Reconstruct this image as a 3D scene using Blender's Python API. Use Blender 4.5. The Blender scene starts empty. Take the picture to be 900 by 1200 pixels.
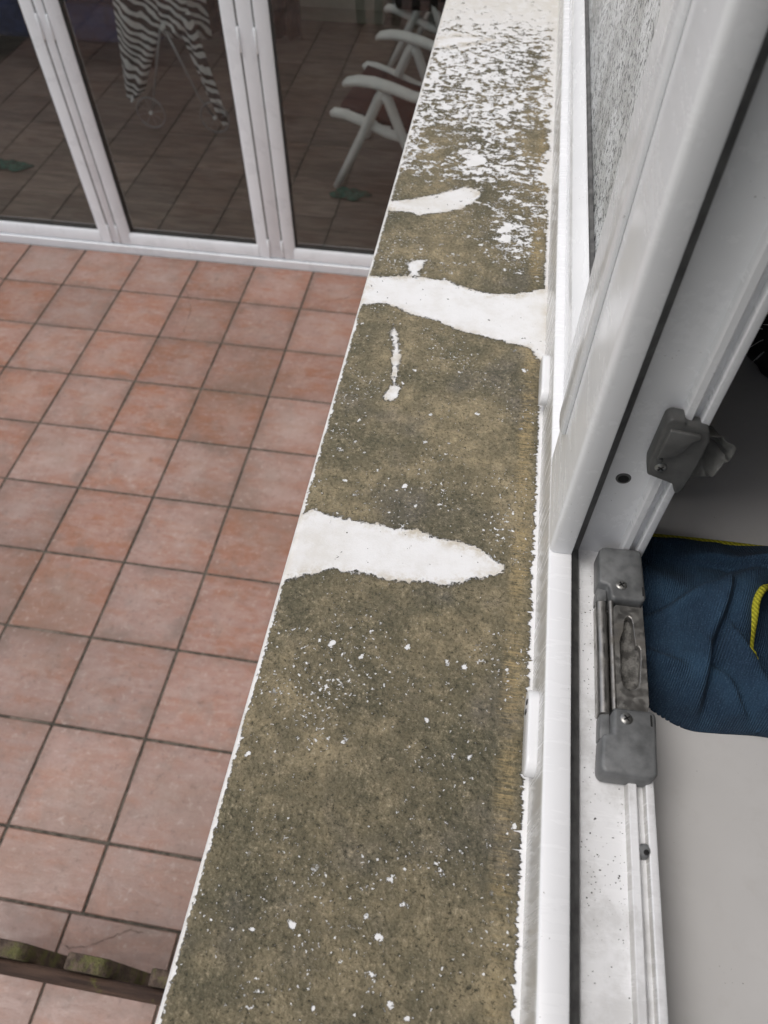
import bpy, bmesh, math, random
import numpy as np
from mathutils import Vector, Matrix, noise as mnoise
random.seed(7); R = math.radians
sc = bpy.context.scene
C = sc.collection

# ------------------------------------------------------------------ camera
CZ = 2.45                                   # camera height above the terrace
PITCH, YAW, ROLL, FPX = R(53.237), R(-9.112), R(-0.104), 849.1
fwd = Vector((math.sin(YAW)*math.cos(PITCH), math.cos(YAW)*math.cos(PITCH), -math.sin(PITCH)))
r0 = Vector((math.cos(YAW), -math.sin(YAW), 0)); u0 = r0.cross(fwd)
rt = r0*math.cos(ROLL) + u0*math.sin(ROLL); up = -r0*math.sin(ROLL) + u0*math.cos(ROLL)
cd = bpy.data.cameras.new('camera'); cam = bpy.data.objects.new('camera', cd); C.objects.link(cam)
cam.matrix_world = Matrix(((rt.x, up.x, -fwd.x, 0), (rt.y, up.y, -fwd.y, 0), (rt.z, up.z, -fwd.z, CZ), (0, 0, 0, 1)))
cd.sensor_fit = 'VERTICAL'; cd.sensor_height = 24; cd.sensor_width = 18; cd.lens = FPX/1200*24
cd.clip_start = .01; cd.clip_end = 2000
cd.dof.use_dof = True; cd.dof.focus_distance = .64; cd.dof.aperture_fstop = 6.0
sc.camera = cam

# ------------------------------------------------------------------ sky, sun, exposure
SUN_EL, SUN_AZ = R(64), R(-112)              # soft light from the open garden side
w = bpy.data.worlds.new('World'); sc.world = w; w.use_nodes = True
wn = w.node_tree; bg = wn.nodes['Background']
sky = wn.nodes.new('ShaderNodeTexSky'); sky.sky_type = 'NISHITA'; sky.sun_disc = False
sky.sun_elevation = SUN_EL; sky.sun_rotation = SUN_AZ; sky.dust_density = 5; sky.air_density = 1.0
hs = wn.nodes.new('ShaderNodeHueSaturation'); hs.inputs['Saturation'].default_value = .58
wn.links.new(sky.outputs[0], hs.inputs['Color']); wn.links.new(hs.outputs[0], bg.inputs[0])
bg.inputs[1].default_value = .145
sl = bpy.data.lights.new('sun', 'SUN'); sun = bpy.data.objects.new('sun', sl); C.objects.link(sun)
sl.energy = 1.0; sl.angle = R(25); sl.color = (1, .98, .955)
sd = Vector((math.sin(SUN_AZ)*math.cos(SUN_EL), math.cos(SUN_AZ)*math.cos(SUN_EL), math.sin(SUN_EL)))
sun.rotation_euler = sd.to_track_quat('Z', 'Y').to_euler()
vs = sc.view_settings; vs.view_transform = 'Standard'; vs.look = 'None'; vs.gamma = 1; vs.exposure = -.16
sc.cycles.use_denoising = True
sc.cycles.max_bounces = 6; sc.cycles.transparent_max_bounces = 12; sc.cycles.transmission_bounces = 8
sc.cycles.caustics_refractive = True

# ------------------------------------------------------------------ node helpers
class NT:
    def __init__(s, name):
        s.m = bpy.data.materials.new(name); s.m.use_nodes = True; s.t = s.m.node_tree
        s.b = s.t.nodes['Principled BSDF']; s.out = s.t.nodes['Material Output']
        tc = s.t.nodes.new('ShaderNodeTexCoord'); s.co = tc.outputs['Object']; s.gen = tc.outputs['Generated']
    def n(s, typ, **kw):
        nd = s.t.nodes.new('ShaderNode'+typ)
        for k, v in kw.items(): setattr(nd, k, v)
        return nd
    def put(s, sock, v):
        if hasattr(v, 'is_linked') or isinstance(v, bpy.types.NodeSocket): s.t.links.new(v, sock)
        elif isinstance(v, (tuple, list)) and len(v) == 3 and sock.type == 'RGBA': sock.default_value = (*v, 1)
        else: sock.default_value = v
    def math(s, op, a, b=0.0, c=0.0, clamp=False):
        nd = s.n('Math', operation=op, use_clamp=clamp)
        for i, v in enumerate((a, b, c)): s.put(nd.inputs[i], v)
        return nd.outputs[0]
    def add(s, a, b): return s.math('ADD', a, b)
    def mul(s, a, b): return s.math('MULTIPLY', a, b)
    def scale(s, v, co=None, off=(0, 0, 0), rot=(0, 0, 0)):
        nd = s.n('Mapping'); s.put(nd.inputs['Vector'], co or s.co)
        nd.inputs['Scale'].default_value = v; nd.inputs['Location'].default_value = off; nd.inputs['Rotation'].default_value = rot
        return nd.outputs[0]
    def noise(s, sc_, det=4, rough=.55, co=None, w=None, dist=0):
        nd = s.n('TexNoise', noise_dimensions='4D' if w is not None else '3D')
        s.put(nd.inputs['Vector'], co or s.co); nd.inputs['Scale'].default_value = sc_
        nd.inputs['Detail'].default_value = det; nd.inputs['Roughness'].default_value = rough
        nd.inputs['Distortion'].default_value = dist
        if w is not None: s.put(nd.inputs['W'], w)
        return nd.outputs[0]
    def vor(s, sc_, co=None, feature='F1', rnd=1.0, out='Distance'):
        nd = s.n('TexVoronoi', feature=feature); s.put(nd.inputs['Vector'], co or s.co)
        nd.inputs['Scale'].default_value = sc_; nd.inputs['Randomness'].default_value = rnd
        return nd.outputs[out]
    def ramp(s, f, lo, hi, a=0.0, b=1.0):
        nd = s.n('MapRange', interpolation_type='SMOOTHSTEP'); s.put(nd.inputs[0], f)
        for i, v in zip((1, 2, 3, 4), (lo, hi, a, b)): s.put(nd.inputs[i], v)
        return nd.outputs[0]
    def mix(s, f, a, b, typ='MIX'):
        nd = s.n('Mix', data_type='RGBA', blend_type=typ)
        s.put(nd.inputs[0], f); s.put(nd.inputs[6], a); s.put(nd.inputs[7], b)
        return nd.outputs[2]
    def bump(s, h, strength=.3, dist=.002, normal=None):
        nd = s.n('Bump'); s.put(nd.inputs['Height'], h); nd.inputs['Strength'].default_value = strength
        nd.inputs['Distance'].default_value = dist
        if normal: s.put(nd.inputs['Normal'], normal)
        return nd.outputs[0]
    def xyz(s):
        nd = s.n('SeparateXYZ'); s.put(nd.inputs[0], s.co); return nd.outputs
    def rand(s):
        return s.n('ObjectInfo').outputs['Random']
    def attr(s, nm):
        nd = s.n('Attribute', attribute_name=nm); return nd.outputs['Fac']
    def done(s, col=None, rough=None, normal=None, **kw):
        if col is not None: s.put(s.b.inputs['Base Color'], col)
        if rough is not None: s.put(s.b.inputs['Roughness'], rough)
        if normal is not None: s.put(s.b.inputs['Normal'], normal)
        for k, v in kw.items(): s.put(s.b.inputs[k.replace('_', ' ')], v)
        return s.m
M = {}
def simple(key, col, rough=.5, var=.12, nscale=20, bump=.1, bdist=.001, **kw):
    t = NT(key); a = t.noise(nscale, 5); f = t.ramp(a, .3, .7)
    c = t.mix(f, tuple(x*(1-var) for x in col), tuple(min(1, x*(1+var)) for x in col))
    fine = t.noise(nscale*9, 3)
    M[key] = t.done(c, t.ramp(a, .3, .7, rough-.06, rough+.06), t.bump(fine, bump, bdist), **kw)

# ------------------------------------------------------------------ mesh helpers
def tag(o, label=None, cat=None, group=None, kind=None):
    for k, v in (('label', label), ('category', cat), ('group', group), ('kind', kind)):
        if v: o[k] = v
    return o
def empty(name, loc=(0, 0, 0), rz=0):
    o = bpy.data.objects.new(name, None); C.objects.link(o); o.location = loc; o.rotation_euler.z = rz
    o.empty_display_size = .05
    return o
def link(name, me, mat, parent=None):
    o = bpy.data.objects.new(name, me); C.objects.link(o); o.parent = parent
    if mat and not me.materials: me.materials.append(M[mat] if isinstance(mat, str) else mat)
    return o
class MB:
    def __init__(s): s.bm = bmesh.new()
    def box(s, x0, x1, y0, y1, z0, z1, bev=0, seg=2):
        t = bmesh.new(); bmesh.ops.create_cube(t, size=1)
        for v in t.verts: v.co = ((x0+x1)/2+v.co.x*(x1-x0), (y0+y1)/2+v.co.y*(y1-y0), (z0+z1)/2+v.co.z*(z1-z0))
        if bev: bmesh.ops.bevel(t, geom=t.edges[:], offset=bev, segments=seg, affect='EDGES', profile=.5)
        return s.merge(t)
    def merge(s, t, mat=None):
        me = bpy.data.meshes.new('tmp'); t.to_mesh(me); t.free()
        if mat: me.transform(mat)
        s.bm.from_mesh(me); bpy.data.meshes.remove(me); return s
    def prism(s, poly, axis, a, b, bev=0, seg=2, bevfilter=None):
        """poly: 2D points; axis 'y': (x,z) along y; 'z': (x,y) along z; 'x': (y,z) along x. a may be a list"""
        t = bmesh.new(); n = len(poly)
        def P(p, d):
            return {'y': (p[0], d, p[1]), 'z': (p[0], p[1], d), 'x': (d, p[0], p[1])}[axis]
        A = a if isinstance(a, (list, tuple)) else [a]*n
        v0 = [t.verts.new(P(p, A[i])) for i, p in enumerate(poly)]; v1 = [t.verts.new(P(p, b)) for p in poly]
        t.faces.new(v0); t.faces.new(v1[::-1])
        for i in range(n): t.faces.new((v0[i], v1[i], v1[(i+1) % n], v0[(i+1) % n]))
        bmesh.ops.recalc_face_normals(t, faces=t.faces[:])
        if bev: bmesh.ops.bevel(t, geom=t.edges[:], offset=bev, segments=seg, affect='EDGES', profile=.5)
        return s.merge(t)
    def tube(s, pts, r, n=10, flat=1.0, caps=True):
        t = bmesh.new(); pts = [Vector(p) for p in pts]; rings = []
        rr = r if isinstance(r, (list, tuple)) else [r]*len(pts)
        ref = Vector((0, 0, 1))
        for i, p in enumerate(pts):
            d = (pts[min(i+1, len(pts)-1)]-pts[max(i-1, 0)]).normalized()
            q = ref if abs(d.dot(ref)) < .95 else Vector((0, 1, 0))
            a = d.cross(q).normalized(); b = a.cross(d).normalized()
            rings.append([t.verts.new(p+a*rr[i]*math.cos(k*2*math.pi/n)+b*rr[i]*flat*math.sin(k*2*math.pi/n)) for k in range(n)])
        for i in range(len(rings)-1):
            for k in range(n): t.faces.new((rings[i][k], rings[i][(k+1) % n], rings[i+1][(k+1) % n], rings[i+1][k]))
        if caps: t.faces.new(rings[0][::-1]); t.faces.new(rings[-1])
        bmesh.ops.recalc_face_normals(t, faces=t.faces[:])
        return s.merge(t)
    def grid(s, fn, nu, nv):
        t = bmesh.new(); V = [[t.verts.new(fn(i/nu, j/nv)) for j in range(nv+1)] for i in range(nu+1)]
        for i in range(nu):
            for j in range(nv): t.faces.new((V[i][j], V[i+1][j], V[i+1][j+1], V[i][j+1]))
        return s.merge(t)
    def lathe(s, prof, center, axis='z', n=20):
        t = bmesh.new(); cx = Vector(center); rings = []
        for r, h in prof:
            ring = []
            for k in range(n):
                a = 2*math.pi*k/n; p = {'z': (r*math.cos(a), r*math.sin(a), h), 'y': (r*math.cos(a), h, r*math.sin(a)), 'x': (h, r*math.cos(a), r*math.sin(a))}[axis]
                ring.append(t.verts.new(cx+Vector(p)))
            rings.append(ring)
        for i in range(len(rings)-1):
            for k in range(n): t.faces.new((rings[i][k], rings[i][(k+1) % n], rings[i+1][(k+1) % n], rings[i+1][k]))
        t.faces.new(rings[0]); t.faces.new(rings[-1])
        bmesh.ops.recalc_face_normals(t, faces=t.faces[:])
        return s.merge(t)
    def build(s, name, mat, parent=None, smooth=False, origin=None):
        me = bpy.data.meshes.new(name); s.bm.to_mesh(me); s.bm.free()
        if origin: me.transform(Matrix.Translation(-Vector(origin)))
        if smooth:
            me.shade_smooth()
            if smooth != 'full': me.set_sharp_from_angle(angle=R(38))
        o = link(name, me, mat, parent)
        if origin: o.location = origin
        return o

# ------------------------------------------------------------------ materials
t = NT('terracotta')                        # pink terracotta look, streaked along x, every tile its own
rnd = t.mul(t.rand(), 60.0)
a = t.noise(1, 5, .6, t.scale((5, 14, 5)), rnd, .6); b_ = t.noise(1, 6, .65, t.scale((16, 40, 16)), t.add(rnd, 9.0), .4)
g = t.noise(9, 4, .6, None, t.add(rnd, 21.0)); f3 = t.noise(150, 3, .6, None, rnd)
c = t.mix(t.ramp(a, .40, .66), (.385, .232, .192), (.37, .170, .108))
c = t.mix(t.ramp(b_, .42, .72, 0, .55), c, (.49, .37, .325))
c = t.mix(t.ramp(g, .5, .72, 0, .55), c, (.27, .205, .178))
c = t.mix(t.ramp(f3, .56, .76, 0, .45), c, (.20, .125, .10))
big = t.noise(1.3, 3, .6, None, 3.0)
spot = t.math('MULTIPLY', t.ramp(t.noise(34, 3, .6, None, rnd), .66, .74), t.ramp(t.noise(5, 2, .5, None, rnd), .5, .62))
c = t.mix(t.mul(spot, .7), c, (.10, .085, .07))
tx = t.xyz(); ed = t.math('MAXIMUM', t.math('ABSOLUTE', tx[0]), t.math('ABSOLUTE', tx[1]))
edge = t.ramp(t.add(ed, t.mul(t.add(g, -.5), .10)), .110, .172)
c = t.mix(t.mul(edge, t.ramp(t.noise(6, 3, .6, None, t.add(rnd, 33.0)), .38, .62, .05, .62)), c, (.215, .140, .110))
pale = t.mul(t.ramp(t.add(ed, t.mul(t.add(b_, -.5), .12)), .125, .03), t.ramp(t.noise(7, 3, .6, None, t.add(rnd, 50.0)), .40, .62, .0, .42)); c = t.mix(pale, c, (.50, .385, .34))
gp = t.n('NewGeometry').outputs['Position']; wide = t.noise(1.5, 4, .6, gp); c = t.mix(t.ramp(wide, .47, .68, 0, .55), c, (.23, .145, .105))
mot = t.noise(42, 5, .7, None, rnd); c = t.mix(t.ramp(mot, .54, .72, 0, .6), c, (.56, .45, .40)); c = t.mix(t.ramp(mot, .46, .30, 0, .6), c, (.20, .115, .085))
hv = t.n('HueSaturation'); t.put(hv.inputs['Value'], t.ramp(t.rand(), 0, 1, .72, .86)); t.put(hv.inputs['Saturation'], t.ramp(t.math('FRACT', t.mul(t.rand(), 17.3)), 0, 1, .90, 1.05)); t.put(hv.inputs['Color'], c)
M['terracotta'] = t.done(hv.outputs[0], t.ramp(b_, .3, .7, .30, .52), t.bump(t.add(t.mul(b_, .8), t.mul(f3, .3)), .5, .003))
t = NT('grout')
a = t.noise(3, 5); b_ = t.noise(45, 4)
c = t.mix(t.ramp(b_, .35, .65), (.050, .043, .034), (.125, .108, .088))
c = t.mix(t.ramp(a, .60, .68), c, (.22, .18, .15))
M['grout'] = t.done(c, .9, t.bump(b_, .6, .003))
t = NT('brown_floor_tile')
rnd = t.mul(t.rand(), 40.0)
a = t.noise(1, 5, .6, t.scale((5, 26, 5)), rnd, .5)
c = t.mix(t.ramp(a, .35, .68), (.120, .088, .072), (.225, .178, .150))
hv = t.n('HueSaturation'); t.put(hv.inputs['Value'], t.ramp(t.rand(), 0, 1, .8, 1.12)); t.put(hv.inputs['Color'], c)
M['brown_floor_tile'] = t.done(hv.outputs[0], .38, t.bump(a, .2, .002))
simple('crack_brown', (.12, .08, .062), .9)
simple('dark_joint', (.05, .042, .036), .9)
def pvc(key, col, rough=.16, dirt=.0, b=.04):
    t = NT(key); a = t.noise(14, 4); sm = t.noise(1, 5, .65, t.scale((60, 12, 60)))
    c = t.mix(t.ramp(a, .35, .7), col, tuple(x*.955 for x in col))
    sp = t.ramp(t.noise(420, 2, .5), .71, .76); c = t.mix(t.mul(sp, t.ramp(t.noise(30, 3), .5, .65, 0, .7+dirt)), c, (.10, .09, .075))
    if dirt: c = t.mix(t.ramp(t.noise(55, 5, .7), .5, .78, 0, dirt), c, (.36, .34, .31))
    M[key] = t.done(c, t.ramp(sm, .35, .7, rough, rough+.16), t.bump(t.noise(8, 2), b, .004))
pvc('white_pvc', (.84, .85, .865)); pvc('dirty_pvc', (.72, .725, .73), .25, .35); simple('door_pvc', (.83, .865, .90), .3, .03, 7, .03)
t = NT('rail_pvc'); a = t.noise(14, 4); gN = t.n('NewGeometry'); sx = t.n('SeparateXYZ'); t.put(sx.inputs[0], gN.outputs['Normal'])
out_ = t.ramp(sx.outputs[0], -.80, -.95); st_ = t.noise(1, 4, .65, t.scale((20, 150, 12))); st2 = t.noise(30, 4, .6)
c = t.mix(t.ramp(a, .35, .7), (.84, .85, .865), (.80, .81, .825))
c = t.mix(t.mul(out_, t.ramp(t.add(st_, t.mul(t.add(st2, -.5), .5)), .30, .70, .95, .60)), c, (.50, .49, .465))  # outer face painted grey for sill reflections and shade, streaked with grime
sp = t.ramp(t.noise(420, 2, .5), .71, .76); c = t.mix(t.mul(sp, t.ramp(st2, .5, .65, 0, .7)), c, (.10, .09, .075))
inner_ = t.mul(t.ramp(t.xyz()[0], .0995, .1030), t.ramp(t.noise(28, 5, .7), .46, .66, 0, .40)); c = t.mix(inner_, c, (.42, .415, .40))
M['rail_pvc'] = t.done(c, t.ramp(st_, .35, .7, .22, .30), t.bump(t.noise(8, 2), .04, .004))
simple('rubber', (.035, .035, .035), .6); simple('grey_gasket', (.11, .11, .108), .6, .4, 90)
simple('render_wall', (.62, .60, .56), .85, .08, 6, .4, .003)
simple('room_paint', (.66, .66, .65), .8, .04, 4); simple('carpet', (.28, .25, .22), .95, .2, 60, .5)
simple('grass_ground', (.06, .09, .035), .95, .4, 3, .6, .02)
pvc('board_cream', (.56, .555, .55), .38, .14)
simple('cast_grey', (.135, .140, .142), .42, .32, 70, .25, .0006); simple('dark_cast', (.085, .086, .084), .5, .25, 60, .3, .0006)
simple('screw_steel', (.30, .30, .29), .38, .2, 300, .1, .0003, Metallic=.8)
t = NT('zinc_steel'); a = t.noise(120, 6, .7); d = t.noise(60, 5)
c = t.mix(t.ramp(d, .45, .7), (.40, .39, .37), (.15, .14, .125))
M['zinc_steel'] = t.done(c, t.ramp(a, .35, .7, .28, .6), t.bump(a, .25, .0006), Metallic=t.ramp(d, .45, .75, .95, .35))
t = NT('slot_grime'); a = t.noise(110, 6, .7)
M['slot_grime'] = t.done(t.mix(t.ramp(a, .35, .65), (.05, .048, .044), (.21, .205, .19)), .75, t.bump(a, 1, .003))
simple('black_hole', (.01, .01, .01), .9)
simple('white_plastic', (.82, .82, .80), .4, .05); simple('bag_black', (.02, .02, .022), .6, .3)
simple('red_cloth', (.045, .010, .010), .9); simple('blue_sofa', (.030, .045, .13), .95, .35, 9, .6, .01)
simple('green_plush', (.018, .11, .082), .9, .5, 40, .8, .01); simple('cream_laminate', (.46, .45, .38), .5, .05)
simple('brown_curtain', (.085, .055, .038), .9, .3, 30); simple('black_fur', (.008, .008, .008), .8)
simple('whisker', (.75, .75, .75), .5); simple('bag_label', (.3, .3, .3), .5); 
t = NT('translucent_roof'); t.t.nodes.remove(t.b); tl = t.n('BsdfTranslucent'); tl.inputs[0].default_value = (.71, .71, .69, 1); gl = t.n('BsdfGlossy'); mx = t.n('MixShader'); mx.inputs[0].default_value = .06
t.put(mx.inputs[1], tl.outputs[0]); t.put(mx.inputs[2], gl.outputs[0]); t.put(t.out.inputs[0], mx.outputs[0]); M['translucent_roof'] = t.m
simple('tube_metal', (.32, .32, .32), .4, .1, 40, .1, .001, Metallic=.5); simple('tyre_grey', (.24, .24, .24), .6)
t = NT('zebra'); wv = t.n('TexWave', wave_type='BANDS', bands_direction='Z'); t.put(wv.inputs['Vector'], t.scale((1, 1, 1), None, (0, 0, 0), (0, R(-32), 0)))
wv.inputs['Scale'].default_value = 6.6; wv.inputs['Distortion'].default_value = 8; wv.inputs['Detail'].default_value = 2.0; wv.inputs['Detail Scale'].default_value = .9
M['zebra'] = t.done(t.mix(t.ramp(wv.outputs[0], .46, .58), (.018, .018, .016), (.72, .72, .71)), .9)
t = NT('old_wood'); a = t.noise(1, 6, .65, t.scale((6, 90, 90))); gm = t.noise(16, 5, .7); g2 = t.noise(260, 3)
c = t.mix(t.ramp(a, .35, .68), (.030, .016, .011), (.080, .046, .031))
c = t.mix(t.ramp(gm, .60, .72, 0, .8), c, t.mix(g2, (.06, .07, .018), (.20, .19, .04)))
M['old_wood'] = t.done(c, .85, t.bump(t.add(a, t.mul(gm, .6)), .8, .006))
t = NT('mossy_wood'); a = t.noise(1, 6, .65, t.scale((60, 60, 14))); gm = t.noise(22, 5, .7); g2 = t.noise(260, 3)
c = t.mix(t.ramp(a, .35, .68), (.05, .034, .026), (.13, .095, .07))
c = t.mix(t.ramp(gm, .45, .60, 0, .85), c, t.mix(g2, (.045, .05, .02), (.17, .165, .05)))
M['mossy_wood'] = t.done(c, .9, t.bump(t.add(a, g2), .9, .004))
t = NT('blue_microfibre'); X = t.xyz()
wv = t.n('TexWave', wave_type='BANDS', bands_direction='X'); t.put(wv.inputs['Vector'], t.scale((1, .35, .6), None, (0, 0, 0), (0, 0, R(35))))
wv.inputs['Scale'].default_value = 210; wv.inputs['Distortion'].default_value = 3; wv.inputs['Detail'].default_value = 2; wv.inputs['Detail Scale'].default_value = .1
nf = t.noise(900, 2, .6); lo = t.noise(28, 4, .6)
c = t.mix(t.ramp(lo, .35, .7), (.011, .034, .070), (.021, .060, .112)); c = t.mix(t.mul(t.ramp(nf, .5, .75), .55), c, (.085, .155, .235))
M['blue_microfibre'] = t.done(c, .95, t.bump(t.add(t.mul(wv.outputs[0], .7), nf), .9, .0012))
t = NT('lime_thread'); wv = t.n('TexWave', wave_type='BANDS', bands_direction='DIAGONAL'); t.put(wv.inputs['Vector'], t.co); wv.inputs['Scale'].default_value = 130
M['lime_thread'] = t.done(t.mix(wv.outputs[0], (.30, .29, .014), (.55, .52, .035)), .9, t.bump(wv.outputs[0], .8, .0008))

def pane_material(key, tint=(1, 1, 1), bump=None):
    t = NT(key); t.t.nodes.remove(t.b)
    tr = t.n('BsdfTransparent'); gl = t.n('BsdfGlossy'); mx = t.n('MixShader'); lw = t.n('LayerWeight'); lw.inputs[0].default_value = .5
    tr.inputs[0].default_value = (*tint, 1); gl.inputs['Roughness'].default_value = .015; 
    nm = t.bump(t.noise(2.5, 2), .05, .02); t.put(gl.inputs['Normal'], nm); t.put(lw.inputs['Normal'], nm)
    t.put(mx.inputs[0], t.math('MULTIPLY_ADD', t.math('POWER', lw.outputs['Facing'], 5.0), .94, .06)); t.put(mx.inputs[1], tr.outputs[0]); t.put(mx.inputs[2], gl.outputs[0])
    t.put(t.out.inputs[0], mx.outputs[0]); M[key] = t.m
pane_material('door_glass', (.86, .88, .87))
t = NT('textured_glass')
nz = t.noise(1, 3, .6, t.scale((60, 260, 110)), None, 1.2); vz = t.vor(1, t.scale((60, 210, 95)), 'SMOOTH_F1')
dash = t.noise(1, 4, .7, t.scale((1, 120, 150)), None, .6); dm = t.ramp(dash, .53, .575)
M['textured_glass'] = t.done(t.mix(dm, t.mix(t.ramp(t.noise(14, 3), .35, .65), (.96, .98, .99), (.62, .63, .61)), (.085, .09, .085)), .12, t.bump(t.add(nz, t.mul(vz, .7)), .6, .003), Transmission_Weight=.06, IOR=1.5)
t = NT('clear_scrap'); M['clear_scrap'] = t.done((.20, .20, .19), .3, t.bump(t.noise(160, 4), .8, .003), Alpha=.62)

# weathered film of algae and moss on the white coated sill
t = NT('mossy_sill'); X = t.xyz()
clean, thr = t.attr('clean'), t.attr('thr')
n1 = t.noise(45, 6, .68); n2 = t.noise(330, 4, .65); n3 = t.noise(9, 4, .6); n4 = t.noise(900, 3, .7)
cl = t.add(clean, t.add(t.mul(t.add(n1, -.5), .020), t.mul(t.add(n2, -.5), .0125)))
patch = t.ramp(cl, -.0011, .0009)
spk = t.noise(105, 7, .70, t.scale((.85, 1, 1)), None, .3); spk2 = t.add(spk, t.add(t.mul(t.add(n1, -.5), .34), t.mul(t.add(n2, -.5), .12)))
tiny = t.noise(300, 3, .6); clus = t.noise(16, 3, .6, t.scale((1, 1, 1), None, (7, 2, 0)))
tinym = t.ramp(t.add(tiny, t.mul(t.add(clus, -.5), .42)), .655, .680)
speck = t.ramp(t.math('SUBTRACT', spk2, thr), -.008, .012)
vd = t.vor(85); vr = t.n('TexVoronoi', feature='F1'); t.put(vr.inputs['Vector'], t.co); vr.inputs['Scale'].default_value = 85
sepc = t.n('SeparateColor'); t.put(sepc.inputs[0], vr.outputs['Color'])
rad = t.math('MULTIPLY_ADD', sepc.outputs[1], .17, .02)
dots = t.mul(t.ramp(t.math('SUBTRACT', t.add(vr.outputs['Distance'], t.add(t.mul(t.add(n2, -.5), .95), t.mul(t.add(n1, -.5), .6))), rad), 0.0, .04, 1, 0), t.ramp(t.add(sepc.outputs[0], t.mul(clus, .55)), 1.03, 1.06))
dots = t.math('MAXIMUM', dots, tinym)
tooth = t.noise(1, 5, .75, t.scale((14, 150, 1))); tooth2 = t.noise(1, 2, .6, t.scale((5, 26, 1)))
bx = t.add(t.math('MULTIPLY_ADD', tooth, -.018, .0852), t.mul(tooth2, -.0030))
teeth = t.math('MAXIMUM', t.ramp(t.math('SUBTRACT', X[0], bx), -.0004, .0006), t.ramp(t.add(t.noise(1, 3, .6, t.scale((22, 330, 1))), t.math('MULTIPLY', t.math('SUBTRACT', X[0], .0745), 34.0)), .60, .63))
rim = t.ramp(t.add(X[0], t.add(t.mul(t.add(n2, -.5), .010), t.mul(t.add(n1, -.5), .008))), -.1380, -.1372, 1, 0)
white = t.math('MAXIMUM', t.math('MAXIMUM', patch, speck), t.math('MAXIMUM', dots, t.math('MAXIMUM', teeth, rim)))
d1 = t.mix(t.ramp(n3, .33, .69), (.180, .160, .104), (.390, .322, .198))
d1 = t.mix(t.ramp(t.noise(17, 4, .6), .46, .72, 0, .6), d1, (.120, .116, .074))
d1 = t.mix(t.ramp(t.noise(13, 3, .6, t.scale((1, 1, 1), None, (3, 1, 0))), .54, .74, 0, .5), d1, (.165, .155, .150))
grain = t.noise(330, 6, .80); d1 = t.mix(t.ramp(grain, .52, .66, 0, .85), d1, (.55, .47, .33)); d1 = t.mix(t.ramp(grain, .47, .36, 0, .9), d1, (.028, .026, .017)); lump = t.noise(150, 4, .6)
d1 = t.mix(t.ramp(n1, .62, .42, 0, .45), d1, (.075, .073, .046))
line = t.noise(1, 3, .7, t.scale((40, 600, 1)))
bandx = t.math('ABSOLUTE', t.math('SUBTRACT', X[0], .0630))
band = t.mul(t.ramp(t.add(bandx, t.mul(t.add(n1, -.5), .016)), .001, .012, 1, 0), t.mul(t.ramp(t.add(line, t.mul(n2, .5)), .62, .95, .05, 1), t.ramp(t.noise(1, 2, .5, t.scale((1, 9, 1))), .38, .6, .35, 1)))
d1 = t.mix(t.mul(band, .95), d1, (.47, .36, .185))
w1 = t.mix(t.ramp(n1, .40, .75, 0, .45), (.82, .825, .83), (.66, .645, .61))
smear = t.mul(t.ramp(t.add(clean, t.mul(t.add(n3, -.5), .03)), .012, -.002), t.ramp(t.add(n1, t.mul(t.add(n2, -.5), .5)), .40, .66)); smear = t.mul(smear, t.ramp(clean, -.02, -.004)); w1 = t.mix(t.mul(smear, .8), w1, (.50, .44, .33)); far = t.attr('film'); w1 = t.mix(t.mul(far, t.ramp(n1, .3, .6, .35, 1)), w1, (.66, .64, .59))
blk = t.mul(t.ramp(t.add(t.noise(160, 3, .6), t.mul(n3, .12)), .755, .775), t.ramp(clean, .003, .008)); w1 = t.mix(blk, w1, (.05, .045, .035))
col = t.mix(white, d1, w1)
hgt = t.add(t.mul(t.math('SUBTRACT', 1.0, white), .9), t.add(t.mul(t.add(grain, t.mul(lump, 3.2)), t.math('SUBTRACT', 1.06, white)), t.mul(n4, .12)))
M['mossy_sill'] = t.done(col, t.ramp(white, 0, 1, .92, .42), t.bump(hgt, 1.0, .0018))

# ------------------------------------------------------------------ ground, terrace, conservatory floor
mb = MB(); mb.box(-300, 300, -300, 300, -.4, -.03); tag(mb.build('ground', 'grass_ground'), kind='structure')
mb = MB(); mb.box(-4.6, -.101, -2.2, 3.415, -.029, -.0045); terrace = tag(mb.build('terrace', 'grout'), kind='structure')
mb = MB(); mb.box(-5.6, -.001, 3.535, 7.4, -.029, -.003); cfloor = tag(mb.build('conservatory_floor', 'dark_joint'), kind='structure')
cache = {}
def tile(x0, x1, y0, y1, parent, mat, joint, h=.012, jit=.0012):
    wx, wy = round(x1-x0-joint, 4), round(y1-y0-joint, 4); key = (wx, wy, mat)
    if key not in cache:
        mb = MB(); mb.box(-wx/2, wx/2, -wy/2, wy/2, -h, 0, .0022, 1)
        o = mb.build('tile', mat, parent); cache[key] = o.data
    else: o = link('tile', cache[key], None, parent)
    o.location = ((x0+x1)/2, (y0+y1)/2, random.uniform(-jit, jit)*.6)
    o.rotation_euler = (random.gauss(0, .0012), random.gauss(0, .0012), random.gauss(0, .002))
P_ = .3365
rows = [.386+P_*k for k in range(10)]
ys = [(rows[k], rows[k+1]) for k in range(9)] + [(.187, .386)]
for y0, y1 in ys:
    for k in range(-3, 9):
        x1 = -.944-P_*k; x0 = x1-P_
        if x1 > -.11: x1 = -.108
        if x0 < x1-.02: tile(x0, x1, y0, y1, terrace, 'terracotta', .0092)
for r in range(6):
    for k in range(-3, 9):
        x1 = -.980-P_*k; x0 = x1-P_
        if x1 > -.11: x1 = -.108
        if x0 < x1-.02: tile(x0, x1, .187-P_*(r+1), .187-P_*r, terrace, 'terracotta', .0065)
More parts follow.
